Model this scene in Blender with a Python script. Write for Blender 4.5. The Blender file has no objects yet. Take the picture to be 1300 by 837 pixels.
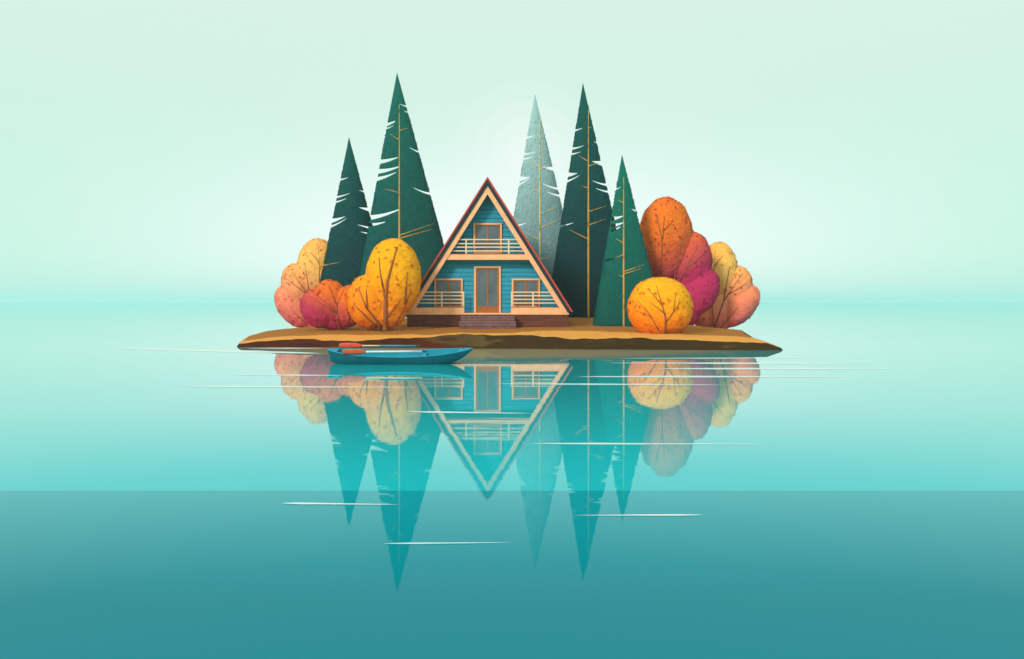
import bpy, bmesh, math, random
import numpy as np
from mathutils import Vector, Matrix
from mathutils.bvhtree import BVHTree

random.seed(7); rng = np.random.default_rng(7)
F = 1050.0; CX = 650.0; HY = 383.0; HC = 2.286
sc = bpy.context.scene
COL = sc.collection
R = math.radians
V = Vector
CAM = V((0, 0, HC))

def W(px, py, D):
    """the point that stands D metres in front of the viewpoint, for a place in the 1300 px wide photo"""
    return V(((px - CX) / F * D, D, HC - (py - HY) / F * D))

def lerp(a, b, t): return a + (b - a) * t
def interp(x, xs, ys): return float(np.interp(x, xs, ys))
def sstep(t): t = max(0.0, min(1.0, t)); return t * t * (3 - 2 * t)

# ------------------------------------------------------------------ materials
def hexlin(h):
    h = h.lstrip('#'); o = []
    for i in (0, 2, 4):
        c = int(h[i:i+2], 16) / 255
        o.append(c / 12.92 if c <= .04045 else ((c + .055) / 1.055) ** 2.4)
    return (*o, 1)

class NT:
    def __init__(s, name):
        s.m = bpy.data.materials.new(name); s.m.use_nodes = True
        s.t = s.m.node_tree; s.t.nodes.clear()
        s.out = s.t.nodes.new('ShaderNodeOutputMaterial')
    def n(s, typ, **kw):
        nd = s.t.nodes.new(typ)
        for k, v in kw.items(): setattr(nd, k, v)
        return nd
    def l(s, a, b): s.t.links.new(a, b)
    def mix(s, fac, a, b, mode='MIX'):
        nd = s.n('ShaderNodeMix', data_type='RGBA', blend_type=mode)
        for sock, v in ((nd.inputs[0], fac), (nd.inputs[6], a), (nd.inputs[7], b)):
            if hasattr(v, 'links') or isinstance(v, bpy.types.NodeSocket): s.l(v, sock)
            else: sock.default_value = v
        return nd.outputs[2]
    def math(s, op, a, b=None, c=None):
        nd = s.n('ShaderNodeMath', operation=op)
        for i, v in enumerate((a, b, c)):
            if v is None: continue
            if isinstance(v, bpy.types.NodeSocket): s.l(v, nd.inputs[i])
            else: nd.inputs[i].default_value = v
        return nd.outputs[0]
    def noise(s, scale, detail=3, rough=.55, vec=None):
        nd = s.n('ShaderNodeTexNoise'); nd.inputs['Scale'].default_value = scale
        nd.inputs['Detail'].default_value = detail; nd.inputs['Roughness'].default_value = rough
        if vec is not None: s.l(vec, nd.inputs['Vector'])
        return nd.outputs['Fac']
    def coord(s, kind='Object', scale=(1, 1, 1), rot=(0, 0, 0)):
        tc = s.n('ShaderNodeTexCoord'); mp = s.n('ShaderNodeMapping')
        mp.inputs['Scale'].default_value = scale; mp.inputs['Rotation'].default_value = rot
        s.l(tc.outputs[kind], mp.inputs['Vector']); return mp.outputs['Vector']
    def ramp(s, fac, stops):
        nd = s.n('ShaderNodeValToRGB'); cr = nd.color_ramp
        while len(cr.elements) < len(stops): cr.elements.new(.5)
        for e, (p, c) in zip(cr.elements, stops): e.position = p; e.color = c
        s.l(fac, nd.inputs[0]); return nd.outputs[0]
    def bsdf(s, color, rough=.8, spec=.3, bump=None, bstr=.3, bdist=.02, **kw):
        b = s.n('ShaderNodeBsdfPrincipled')
        if isinstance(color, bpy.types.NodeSocket): s.l(color, b.inputs['Base Color'])
        else: b.inputs['Base Color'].default_value = color
        if isinstance(rough, bpy.types.NodeSocket): s.l(rough, b.inputs['Roughness'])
        else: b.inputs['Roughness'].default_value = rough
        b.inputs['Specular IOR Level'].default_value = spec
        for k, v in kw.items(): b.inputs[k].default_value = v
        if bump is not None:
            bp = s.n('ShaderNodeBump'); bp.inputs['Strength'].default_value = bstr
            bp.inputs['Distance'].default_value = bdist
            s.l(bump, bp.inputs['Height']); s.l(bp.outputs[0], b.inputs['Normal'])
        s.l(b.outputs[0], s.out.inputs['Surface']); return b

def simple(name, col, rough=.6, spec=.3, var=.14, scale=3, grain=None, bstr=.15):
    """painted / wooden surface with a little wear"""
    N = NT(name); c = hexlin(col) if isinstance(col, str) else (*col, 1)
    v = N.coord(scale=grain or (1, 1, 1))
    n = N.noise(scale, 5, .6, v)
    dark = tuple(x * (1 - var * 1.6) for x in c[:3]) + (1,)
    lite = tuple(min(1, x * (1 + var)) for x in c[:3]) + (1,)
    cc = N.ramp(n, [(.3, dark), (.7, lite)])
    n2 = N.noise(scale * 9, 4, .6, v)
    N.bsdf(cc, rough, spec, bump=n2, bstr=bstr, bdist=.01)
    return N.m

M = {}
M['wall'] = simple('blue_boards', (.009, .27, .41), .55, .3, .12, 2.2, (.6, 1, 5))
M['peach'] = simple('peach_paint', (.86, .44, .215), .5, .3, .08, 2)
M['rail'] = simple('pale_rail_paint', (.78, .56, .36), .5, .3, .06, 3)
M['sash'] = simple('orange_brown_wood', (.36, .105, .02), .5, .3, .18, 3, (4, 4, 1))
M['cap'] = simple('red_brown_wood', (.22, .035, .015), .6, .3, .15, 4)
M['red'] = simple('red_roof_metal', (.50, .052, .035), .42, .4, .12, 1.5)
M['navy'] = simple('navy_board', (.006, .018, .036), .55, .3, .2, 2)
M['step'] = simple('mauve_stone', (.16, .075, .07), .8, .2, .18, 3)
M['tread'] = simple('mauve_stone_edge', (.27, .15, .14), .8, .2, .14, 3)
M['canoe'] = simple('teal_canoe_hull', (.003, .080, .115), .35, .45, .12, 2)
M['canoe_in'] = simple('teal_canoe_inside', (.008, .26, .38), .5, .3, .1, 2)
M['blade'] = simple('red_paddle_blade', (.72, .085, .03), .45, .4, .12, 5)
M['shaft'] = simple('pale_wood_shaft', (.78, .66, .48), .5, .3, .1, 4)
M['tealshaft'] = simple('teal_shaft', (.01, .30, .40), .5, .3, .1, 4)
M['grip'] = simple('grey_grip', (.05, .06, .08), .6, .3, .1, 4)

def brick_mat():
    N = NT('dark_brick')
    v = N.coord(rot=(R(90), 0, 0))
    b = N.n('ShaderNodeTexBrick'); N.l(v, b.inputs['Vector'])
    b.inputs['Color1'].default_value = (.20, .06, .035, 1); b.inputs['Color2'].default_value = (.10, .03, .018, 1)
    b.inputs['Mortar'].default_value = (.028, .012, .009, 1)
    b.inputs['Scale'].default_value = 1.0; b.inputs['Brick Width'].default_value = .42; b.inputs['Row Height'].default_value = .13
    b.inputs['Mortar Size'].default_value = .009
    n = N.noise(4, 4)
    c = N.mix(.35, b.outputs['Color'], N.ramp(n, [(.35, (.08, .024, .014, 1)), (.7, (.19, .052, .028, 1))]))
    N.bsdf(c, .85, .2, bump=b.outputs['Fac'], bstr=-.5, bdist=.01); return N.m
M['brick'] = brick_mat()

def glass_mat():
    N = NT('window_glass')
    n = N.noise(.8, 2)
    N.bsdf(N.ramp(n, [(.35, (.075, .10, .125, 1)), (.65, (.12, .15, .18, 1))]), .06, .5); return N.m
M['glass'] = glass_mat()

def ground_mat():
    N = NT('sandy_earth')
    tc = N.n('ShaderNodeTexCoord'); geo = N.n('ShaderNodeNewGeometry')
    sx = N.n('ShaderNodeSeparateXYZ'); N.l(tc.outputs['Object'], sx.inputs[0])
    sn = N.n('ShaderNodeSeparateXYZ'); N.l(geo.outputs['Normal'], sn.inputs[0])
    vs = N.coord(scale=(.35, 1, 1))
    big = N.noise(.35, 3, .5, vs); fine = N.noise(9, 6, .65)
    att = N.n('ShaderNodeAttribute', attribute_name='zone')
    sep = N.n('ShaderNodeSeparateXYZ'); N.l(att.outputs['Vector'], sep.inputs[0])
    # dry pale sand towards the shore, ochre earth further in
    band = N.math('ADD', sep.outputs['X'], N.math('MULTIPLY', N.math('SUBTRACT', big, .5), .5))
    sand = N.mix(N.ramp(band, [(.42, (0, 0, 0, 1)), (.5, (1, 1, 1, 1))]), (.77, .34, .062, 1), (.36, .14, .018, 1))
    sand = N.mix(N.math('MULTIPLY', fine, .3), sand, (.34, .135, .03, 1))
    rockn = N.noise(.5, 4, .6, N.coord(scale=(.5, .5, 2.2), rot=(0, R(28), 0)))
    rock = N.ramp(rockn, [(.38, (.045, .009, .003, 1)), (.6, (.075, .017, .005, 1)), (.66, (.085, .045, .012, 1)), (.74, (.045, .018, .005, 1))])
    rock = N.mix(sep.outputs['Y'], rock, N.ramp(rockn, [(.35, (.032, .016, .004, 1)), (.58, (.045, .023, .005, 1)), (.63, (.085, .052, .018, 1))]))
    slope = N.math('ADD', sn.outputs['Z'], N.math('MULTIPLY', N.math('SUBTRACT', fine, .5), .10))
    f = N.ramp(slope, [(.87, (0, 0, 0, 1)), (.94, (1, 1, 1, 1))])
    c = N.mix(f, rock, sand)
    n2 = N.noise(22, 6, .7)
    N.bsdf(c, .95, .1, bump=n2, bstr=.55, bdist=.05); return N.m
M['ground'] = ground_mat()

def water_mat():
    N = NT('lake_water')
    tc = N.n('ShaderNodeTexCoord'); s = N.n('ShaderNodeSeparateXYZ'); N.l(tc.outputs['Object'], s.inputs[0])
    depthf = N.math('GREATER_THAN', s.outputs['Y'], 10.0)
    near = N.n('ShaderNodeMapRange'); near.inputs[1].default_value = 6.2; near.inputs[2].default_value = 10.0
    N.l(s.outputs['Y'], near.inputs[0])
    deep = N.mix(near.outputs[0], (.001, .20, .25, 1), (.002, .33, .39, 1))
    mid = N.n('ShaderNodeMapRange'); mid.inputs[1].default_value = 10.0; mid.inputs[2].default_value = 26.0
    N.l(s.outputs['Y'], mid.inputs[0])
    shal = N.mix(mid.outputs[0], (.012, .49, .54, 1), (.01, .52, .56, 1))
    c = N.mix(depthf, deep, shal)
    patch = N.noise(.12, 3, .5, N.coord(scale=(.3, 1, 1)))
    c = N.mix(N.math('MULTIPLY', patch, .12), c, (.02, .28, .34, 1))
    # bank's pale reflection put into the water colour as a fringe round the island
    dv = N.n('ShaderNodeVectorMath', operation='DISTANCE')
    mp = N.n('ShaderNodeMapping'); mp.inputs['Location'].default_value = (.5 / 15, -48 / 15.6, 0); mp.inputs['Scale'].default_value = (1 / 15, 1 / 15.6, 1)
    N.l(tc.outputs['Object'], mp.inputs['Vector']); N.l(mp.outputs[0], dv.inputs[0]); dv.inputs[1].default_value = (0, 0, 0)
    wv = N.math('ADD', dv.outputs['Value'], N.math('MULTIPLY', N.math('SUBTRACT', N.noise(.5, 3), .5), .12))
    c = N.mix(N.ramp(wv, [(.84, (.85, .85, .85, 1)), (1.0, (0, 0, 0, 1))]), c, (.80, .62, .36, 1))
    dif = N.n('ShaderNodeBsdfDiffuse'); N.l(c, dif.inputs[0])
    gl = N.n('ShaderNodeBsdfGlossy'); gl.inputs['Roughness'].default_value = .012; gl.inputs['Color'].default_value = (.96, 1, .97, 1)
    w1 = N.noise(1.0, 2, .5, N.coord(scale=(.22, 1.1, 1)))
    w2 = N.noise(1.0, 2, .5, N.coord(scale=(1.4, 6, 1)))
    h = N.math('ADD', N.math('MULTIPLY', w1, .006), N.math('MULTIPLY', w2, .0009))
    bp = N.n('ShaderNodeBump'); bp.inputs['Strength'].default_value = 1; bp.inputs['Distance'].default_value = .22
    N.l(h, bp.inputs['Height'])
    N.l(bp.outputs[0], gl.inputs['Normal'])
    fr = N.n('ShaderNodeFresnel'); fr.inputs['IOR'].default_value = 1.36
    N.l(bp.outputs[0], fr.inputs['Normal'])
    fac = N.ramp(fr.outputs[0], [(p, (q, q, q, 1)) for p, q in ((0, 0), (.18, .065), (.32, .24), (.42, .46), (.5, .60), (.6, .71), (.75, .85), (1, .90))])
    mx = N.n('ShaderNodeMixShader'); N.l(fac, mx.inputs[0]); N.l(dif.outputs[0], mx.inputs[1]); N.l(gl.outputs[0], mx.inputs[2])
    N.l(mx.outputs[0], N.out.inputs['Surface']); return N.m
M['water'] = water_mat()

def ripple_mat():
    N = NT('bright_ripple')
    d = N.n('ShaderNodeBsdfDiffuse'); d.inputs[0].default_value = (.86, .92, .88, 1)  # whitish strip tone, more transparent towards both ends
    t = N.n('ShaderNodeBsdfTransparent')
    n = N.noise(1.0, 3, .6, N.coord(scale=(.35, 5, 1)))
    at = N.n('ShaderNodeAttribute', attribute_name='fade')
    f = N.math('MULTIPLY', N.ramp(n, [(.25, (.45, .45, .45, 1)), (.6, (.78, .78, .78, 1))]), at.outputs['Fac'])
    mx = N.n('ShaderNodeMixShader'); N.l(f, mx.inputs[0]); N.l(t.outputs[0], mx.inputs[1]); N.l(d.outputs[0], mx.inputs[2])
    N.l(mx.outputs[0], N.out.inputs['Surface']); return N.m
M['ripple_white'] = ripple_mat()

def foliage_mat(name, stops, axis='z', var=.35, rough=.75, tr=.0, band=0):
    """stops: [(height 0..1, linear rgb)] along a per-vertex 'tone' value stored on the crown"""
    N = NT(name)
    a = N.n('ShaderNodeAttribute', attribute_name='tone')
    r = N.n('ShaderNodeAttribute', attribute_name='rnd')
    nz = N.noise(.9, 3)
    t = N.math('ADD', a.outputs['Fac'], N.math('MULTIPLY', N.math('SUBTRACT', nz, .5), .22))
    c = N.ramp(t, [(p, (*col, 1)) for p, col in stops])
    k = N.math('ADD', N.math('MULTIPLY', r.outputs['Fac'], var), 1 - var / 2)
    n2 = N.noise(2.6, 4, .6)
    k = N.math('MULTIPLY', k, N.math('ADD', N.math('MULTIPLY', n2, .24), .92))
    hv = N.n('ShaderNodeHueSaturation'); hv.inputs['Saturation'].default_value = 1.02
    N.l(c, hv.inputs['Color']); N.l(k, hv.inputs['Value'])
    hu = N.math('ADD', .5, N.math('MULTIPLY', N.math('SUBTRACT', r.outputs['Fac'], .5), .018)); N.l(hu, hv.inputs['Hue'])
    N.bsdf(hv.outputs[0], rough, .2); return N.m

# ------------------------------------------------------------------ object helpers
def tag(o, label=None, cat=None, group=None, kind=None):
    if label: o['label'] = label
    if cat: o['category'] = cat
    if group: o['group'] = group
    if kind: o['kind'] = kind
    return o

def empty(name, loc, label, cat, group=None):
    o = bpy.data.objects.new(name, None); COL.objects.link(o); o.location = loc
    o.empty_display_size = .3
    return tag(o, label, cat, group)

WL = {}   # world location of every parent (all parents are unrotated)
def wloc(o):
    p = V((0, 0, 0))
    while o is not None: p += V(o.location); o = o.parent
    return p

def link(name, me, mats, parent=None, smooth=False, label=None):
    """me is in world coordinates; shift it into the parent's space"""
    if parent is not None: me.transform(Matrix.Translation(-wloc(parent)))
    o = bpy.data.objects.new(name, me); COL.objects.link(o)
    for m in (mats if isinstance(mats, (list, tuple)) else [mats]): me.materials.append(m)
    if smooth:
        me.polygons.foreach_set('use_smooth', [True] * len(me.polygons))
    o.parent = parent
    if label: o['label'] = label
    me.update(); return o

class MB:
    def __init__(s): s.bm = bmesh.new()
    def prism(s, poly, y0, y1, y_scale=None):
        """poly: world (x, z) points, counter-clockwise seen from the front; extruded from y0 to y1"""
        a = [s.bm.verts.new((x, y0, z)) for x, z in poly]; b = [s.bm.verts.new((x, y1, z)) for x, z in poly]
        n = len(poly); s.bm.faces.new(a); s.bm.faces.new(b[::-1])
        for i in range(n): s.bm.faces.new((a[i], b[i], b[(i+1) % n], a[(i+1) % n]))
        return s
    def box(s, x0, x1, y0, y1, z0, z1):
        return s.prism([(x0, z0), (x1, z0), (x1, z1), (x0, z1)], y0, y1)
    def tube(s, pts, rad, seg=8, cap=True):
        rings = []; n = len(pts)
        rad = rad if isinstance(rad, (list, tuple)) else [rad] * n
        for i, p in enumerate(pts):
            p = V(p); a = V(pts[max(0, i-1)]); b = V(pts[min(n-1, i+1)]); d = (b - a)
            if d.length < 1e-6: d = V((0, 0, 1))
            d.normalize(); up = V((0, 1, 0)) if abs(d.y) < .9 else V((1, 0, 0))
            u = d.cross(up).normalized(); w = d.cross(u).normalized()
            rings.append([s.bm.verts.new(p + (u * math.cos(t) + w * math.sin(t)) * rad[i]) for t in [2*math.pi*k/seg for k in range(seg)]])
        for i in range(n - 1):
            for k in range(seg):
                s.bm.faces.new((rings[i][k], rings[i][(k+1) % seg], rings[i+1][(k+1) % seg], rings[i+1][k]))
        if cap: s.bm.faces.new(rings[0][::-1]); s.bm.faces.new(rings[-1])
        return s
    def build(s, name, mats, parent=None, bevel=0, smooth=False, label=None):
        bmesh.ops.recalc_face_normals(s.bm, faces=s.bm.faces)
        if bevel:
            bmesh.ops.bevel(s.bm, geom=[e for e in s.bm.edges if e.calc_face_angle(0) > .5], offset=bevel, segments=2, affect='EDGES', clamp_overlap=True)
        me = bpy.data.meshes.new(name); s.bm.to_mesh(me); s.bm.free()
        return link(name, me, mats, parent, smooth, label)

# ------------------------------------------------------------------ the island
TIPL, TIPR = -13.95, 12.9
def Dfront(x):
    t = (x - TIPL) / (TIPR - TIPL)
    w = .14 * math.sin(x * 1.1 + 1) + .09 * math.sin(x * 2.7) + .05 * math.sin(x * 6.1)
    return lerp(41.4, 38.7, sstep(t)) + .6 * w * min(1, 4 * min(max(t, 0), max(1 - t, 0)) + .02)
def xL(D): return interp(D, [41.4, 43, 46, 50, 58, 66, 72], [-13.95, -14.5, -15.0, -15.2, -17, -18.6, -9])
def xR(D): return interp(D, [38.7, 41, 46, 52, 58, 63, 68, 72], [12.9, 13.35, 13.9, 15.2, 16.2, 14, 10, 4])
ZCX = [-14, -12.5, -10, -7, -5, -3, -1, 1, 3, 6, 8, 12.5]
ZCZ = [.28, .36, .37, .36, .50, .64, .66, .62, .54, .54, .47, .42]
from mathutils import noise as mn
def gz(x, D):
    df = Dfront(x); t = D - df
    zc = interp(x, ZCX, ZCZ) + .09 * mn.noise(V((x * .55, 3.3, 0))) + .03 * (abs((x * .37) % 1 - .5) - .25)
    H = interp(D, [df + 1, 46, 50, 56, 63, 67, 72], [zc, .58, .74, interp(x, [-15.5, -12.5, -8, 9, 11.5, 14.5], [.42, .72, .96, .96, .85, .36]), interp(x, [-17, -15, -11, -5, 7, 12], [.20, .32, .8, 1.27, 1.27, .4]), interp(x, [-17, -15, -11, -5], [.15, .25, .6, .9]), -.1])
    # side profile: the land thins out towards both ends
    s = min(x - xL(D), xR(D) - x)
    k = .42 if x < 0 else .95
    side = .62 * max(0, min(1, s / k)) + .38 * (1 - math.exp(-max(s, 0) / 2.0))
    # light mound of sand in front of the house, on the right
    H += .13 * math.exp(-((x - 2.6) / 2.8) ** 2 - ((D - 44.6) / 1.7) ** 2)
    front = max(0, min(1, (t + .1) / (.36 + .06 * math.sin(x * 1.7))))
    if x > 9: front = max(0, min(1, (t + .1) / .36))
    z = H * side * front + .0
    nz = mn.noise(V((x * .8, D * .8, 0))) * .045 + mn.noise(V((x * 2.7, D * 2.7, 3))) * .02
    edge = min(1, max(0, s)) * sstep(t / 1.2)
    z += nz * edge
    # rough broken face of the bank
    c = math.exp(-((t - .3) / .35) ** 2)
    z += c * .05 * mn.noise(V((x * 1.6, 5, D))) * min(1, s)
    z -= .22 * (1 - sstep(t / .25)) + .22 * (1 - sstep(s / .3))
    return z

def build_island():
    NU, NVf, NVb = 360, 56, 70
    bm = bmesh.new(); zl = bm.verts.layers.float_vector.new('zone')
    rows = []
    ts = [(-.35 + 1.85 * i / NVf) for i in range(NVf)] + [1.5 + (i / NVb) ** 1.15 * 30.5 for i in range(NVb + 1)]
    for t in ts:
        row = []
        for i in range(NU + 1):
            u = i / NU
            x = lerp(TIPL, TIPR, u); df = Dfront(x)
            # widen from the front line to the full outline
            D = df + t * (72.0 - df) / 32.0 if t > 1.5 else df + t
            x2 = lerp(xL(D), xR(D), u)
            x = lerp(x, x2, sstep(t / 4))
            v = bm.verts.new((x, D, gz(x, D)))
            # ochre inland (1) / pale by the shore (0)
            front_edge = interp(x, [-14, -12, -8, -5, -3, 0, 2, 5, 8, 13], [43.4, 44.2, 44.5, 43.8, 42.6, 43.2, 46.5, 47, 44.8, 42.9])
            v[zl] = (max(0, min(1, .46 + (D - front_edge) * .22)), sstep((x + 3.5) / 2.0), 0)
            row.append(v)
        rows.append(row)
    for a, b in zip(rows, rows[1:]):
        for i in range(NU): bm.faces.new((a[i], a[i+1], b[i+1], b[i]))
    bmesh.ops.recalc_face_normals(bm, faces=bm.faces)
    me = bpy.data.meshes.new('island'); bm.to_mesh(me); bm.free()
    if me.polygons[len(me.polygons) // 2].normal.z < 0: me.flip_normals()
    o = link('island', me, M['ground'], smooth=True); tag(o, kind='structure')
    return o
build_island()

# ------------------------------------------------------------------ water
def build_water():
    bm = bmesh.new()
    ring = [bm.verts.new((x, y, 0)) for x, y in ((-9000, -200), (9000, -200), (9000, 14000), (-9000, 14000))]
    bm.faces.new(ring); me = bpy.data.meshes.new('water'); bm.to_mesh(me); bm.free()
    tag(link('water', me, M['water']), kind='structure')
build_water()

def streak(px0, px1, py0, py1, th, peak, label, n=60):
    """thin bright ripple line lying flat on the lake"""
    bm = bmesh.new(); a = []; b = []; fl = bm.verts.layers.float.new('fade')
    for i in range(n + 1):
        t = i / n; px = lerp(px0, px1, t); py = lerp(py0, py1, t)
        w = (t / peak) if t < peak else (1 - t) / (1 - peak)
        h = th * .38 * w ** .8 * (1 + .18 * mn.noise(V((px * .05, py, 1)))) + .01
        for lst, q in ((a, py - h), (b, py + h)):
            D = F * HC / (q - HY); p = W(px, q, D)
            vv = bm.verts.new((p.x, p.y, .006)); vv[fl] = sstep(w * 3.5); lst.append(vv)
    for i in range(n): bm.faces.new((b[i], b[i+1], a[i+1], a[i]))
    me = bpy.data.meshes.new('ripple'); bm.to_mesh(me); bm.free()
    o = link('ripple', me, M['ripple_white'])
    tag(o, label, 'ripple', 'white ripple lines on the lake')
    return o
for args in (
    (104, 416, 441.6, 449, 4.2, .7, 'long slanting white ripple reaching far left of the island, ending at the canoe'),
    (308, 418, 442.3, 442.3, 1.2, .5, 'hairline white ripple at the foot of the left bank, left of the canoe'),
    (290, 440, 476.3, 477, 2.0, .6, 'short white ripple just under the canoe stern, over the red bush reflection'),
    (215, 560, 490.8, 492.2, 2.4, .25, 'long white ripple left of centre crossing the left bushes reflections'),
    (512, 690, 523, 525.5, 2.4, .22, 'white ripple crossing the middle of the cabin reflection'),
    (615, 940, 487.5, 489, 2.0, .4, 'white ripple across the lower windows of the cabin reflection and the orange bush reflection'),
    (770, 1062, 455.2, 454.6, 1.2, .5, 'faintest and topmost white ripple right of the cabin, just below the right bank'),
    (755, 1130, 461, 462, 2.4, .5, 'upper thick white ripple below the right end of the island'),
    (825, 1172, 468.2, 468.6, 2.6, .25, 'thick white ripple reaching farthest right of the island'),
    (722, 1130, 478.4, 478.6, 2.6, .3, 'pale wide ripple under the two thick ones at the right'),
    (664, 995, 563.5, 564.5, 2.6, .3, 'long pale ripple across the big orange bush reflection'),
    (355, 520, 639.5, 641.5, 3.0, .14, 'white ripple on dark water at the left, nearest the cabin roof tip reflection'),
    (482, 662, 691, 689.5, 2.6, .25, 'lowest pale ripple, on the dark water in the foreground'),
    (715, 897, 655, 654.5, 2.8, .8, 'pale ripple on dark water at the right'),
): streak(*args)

# ------------------------------------------------------------------ crowns
def eval_mesh(o):
    dg = bpy.context.evaluated_depsgraph_get(); dg.update()
    return bpy.data.meshes.new_from_object(o.evaluated_get(dg))

def mesh_arrays(me):
    me.calc_loop_triangles()
    vs = np.empty(len(me.vertices) * 3, np.float32); me.vertices.foreach_get('co', vs); vs = vs.reshape(-1, 3)
    tr = np.empty(len(me.loop_triangles) * 3, np.int32); me.loop_triangles.foreach_get('vertices', tr); tr = tr.reshape(-1, 3)
    return vs, tr

def scatter(me, density):
    vs, tr = mesh_arrays(me)
    a, b, c = vs[tr[:, 0]], vs[tr[:, 1]], vs[tr[:, 2]]
    n = np.cross(b - a, c - a); ar = np.linalg.norm(n, axis=1) * .5
    n = n / np.maximum(1e-9, 2 * ar[:, None])
    N = int(ar.sum() * density)
    i = rng.choice(len(tr), N, p=ar / ar.sum())
    u = rng.random(N); v = rng.random(N); m = u + v > 1; u[m] = 1 - u[m]; v[m] = 1 - v[m]
    p = a[i] + (b[i] - a[i]) * u[:, None] + (c[i] - a[i]) * v[:, None]
    return p, n[i]

def leaf_faces(p, n, length, width, tilt, down, off, jitter=.35):
    """one small folded leaf (two triangles sharing a rib) per point"""
    N = len(p)
    rnd = rng.normal(size=(N, 3)) * tilt
    nn = n + rnd; nn /= np.linalg.norm(nn, axis=1)[:, None]
    if down:
        d = np.tile(np.array([0, 0, -1.0]), (N, 1)) + rng.normal(size=(N, 3)) * jitter
    else: d = rng.normal(size=(N, 3))
    d -= nn * (d * nn).sum(1)[:, None]; d /= np.maximum(1e-6, np.linalg.norm(d, axis=1))[:, None]
    s = np.cross(nn, d); L = length * (.7 + .6 * rng.random(N))[:, None]; Wd = width * (.7 + .6 * rng.random(N))[:, None]
    o = p + n * (off * rng.random(N))[:, None]
    q = np.stack([o - d * L * .5, o + s * Wd * .5, o + d * L * .5 + nn * L * .06, o - s * Wd * .5], 1)
    return q.reshape(-1, 3)

def assemble(name, core_v, core_f, quads, tone_fn, dark_quads=None):
    nv = len(core_v); parts = [core_v, quads]; nq = len(quads) // 4; nd = 0
    if dark_quads is not None: parts.append(dark_quads); nd = len(dark_quads) // 4
    V_ = np.concatenate(parts).astype(np.float32)
    faces = core_f.tolist() + (np.arange((nq + nd) * 4).reshape(-1, 4) + nv).tolist()
    me = bpy.data.meshes.new(name); me.from_pydata(V_.tolist(), [], faces)
    at = me.attributes.new('tone', 'FLOAT', 'POINT'); at.data.foreach_set('value', tone_fn(V_).astype(np.float32))
    r = np.concatenate([np.full(nv, .25), np.repeat(rng.random(nq), 4), np.repeat(rng.random(nd), 4)]).astype(np.float32)
    ar = me.attributes.new('rnd', 'FLOAT', 'POINT'); ar.data.foreach_set('value', r)
    mi = np.zeros(len(faces), np.int32); mi[len(core_f) + nq:] = 1
    sm = np.zeros(len(faces), bool); sm[:len(core_f)] = True
    return me, mi, sm

def finish(me, mi, sm):
    me.polygons.foreach_set('material_index', mi); me.polygons.foreach_set('use_smooth', sm); me.update()

def hit(bvh, px, py):
    d = (W(px, py, 1) - CAM).normalized()
    loc, nor, i, dist = bvh.ray_cast(CAM, d)
    return loc, nor, d

def surf_path(bvh, pts, n=9, inset=.0, clear=.02):
    """follow the outside of a crown under the drawn line (photo pixels)"""
    seg = []; last = None; out = []
    L = [0]
    for a, b in zip(pts, pts[1:]): L.append(L[-1] + math.dist(a, b))
    # smooth the polyline a little
    for k in range(n + 1):
        s = L[-1] * k / n
        px = interp(s, L, [q[0] for q in pts]); py = interp(s, L, [q[1] for q in pts])
        loc, nor, d = hit(bvh, px, py)
        out.append((px, py, loc, d))
    dist = [None if o[2] is None else (o[2] - CAM).length for o in out]
    good = [x for x in dist if x is not None]
    if not good: return None
    for k in range(len(dist)):
        if dist[k] is None:
            near = [(abs(j - k), dist[j]) for j in range(len(dist)) if dist[j] is not None]
            dist[k] = min(near)[1]
    # soften depth jumps
    for _ in range(2):
        dist = [min(dist[k], (dist[max(0, k-1)] + dist[k] + dist[min(len(dist)-1, k+1)]) / 3) for k in range(len(dist))]
    return [CAM + o[3] * (dd - clear) for o, dd in zip(out, dist)]

# ---- conifers
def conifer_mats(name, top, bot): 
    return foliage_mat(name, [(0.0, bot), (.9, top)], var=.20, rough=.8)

bark = {}
def bark_mat(name, col):
    N = NT(name); v = N.coord(scale=(1, 1, .9)); n = N.noise(2.2, 5, .7, v)
    dark = tuple(x * .35 for x in col); lite = tuple(min(1, x * 1.15) for x in col)
    N.bsdf(N.ramp(n, [(.36, (*dark, 1)), (.46, (*col, 1)), (.7, (*lite, 1))]), .8, .2, bump=n, bstr=.4, bdist=.03); return N.m
M['bark_gold'] = bark_mat('golden_bark', (.52, .29, .045))
M['bark_pale'] = bark_mat('pale_golden_bark', (.62, .50, .22))
M['bark_brown'] = bark_mat('rust_bark', (.30, .095, .025))
M['bark_red'] = bark_mat('red_brown_bark', (.24, .06, .022))

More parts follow.
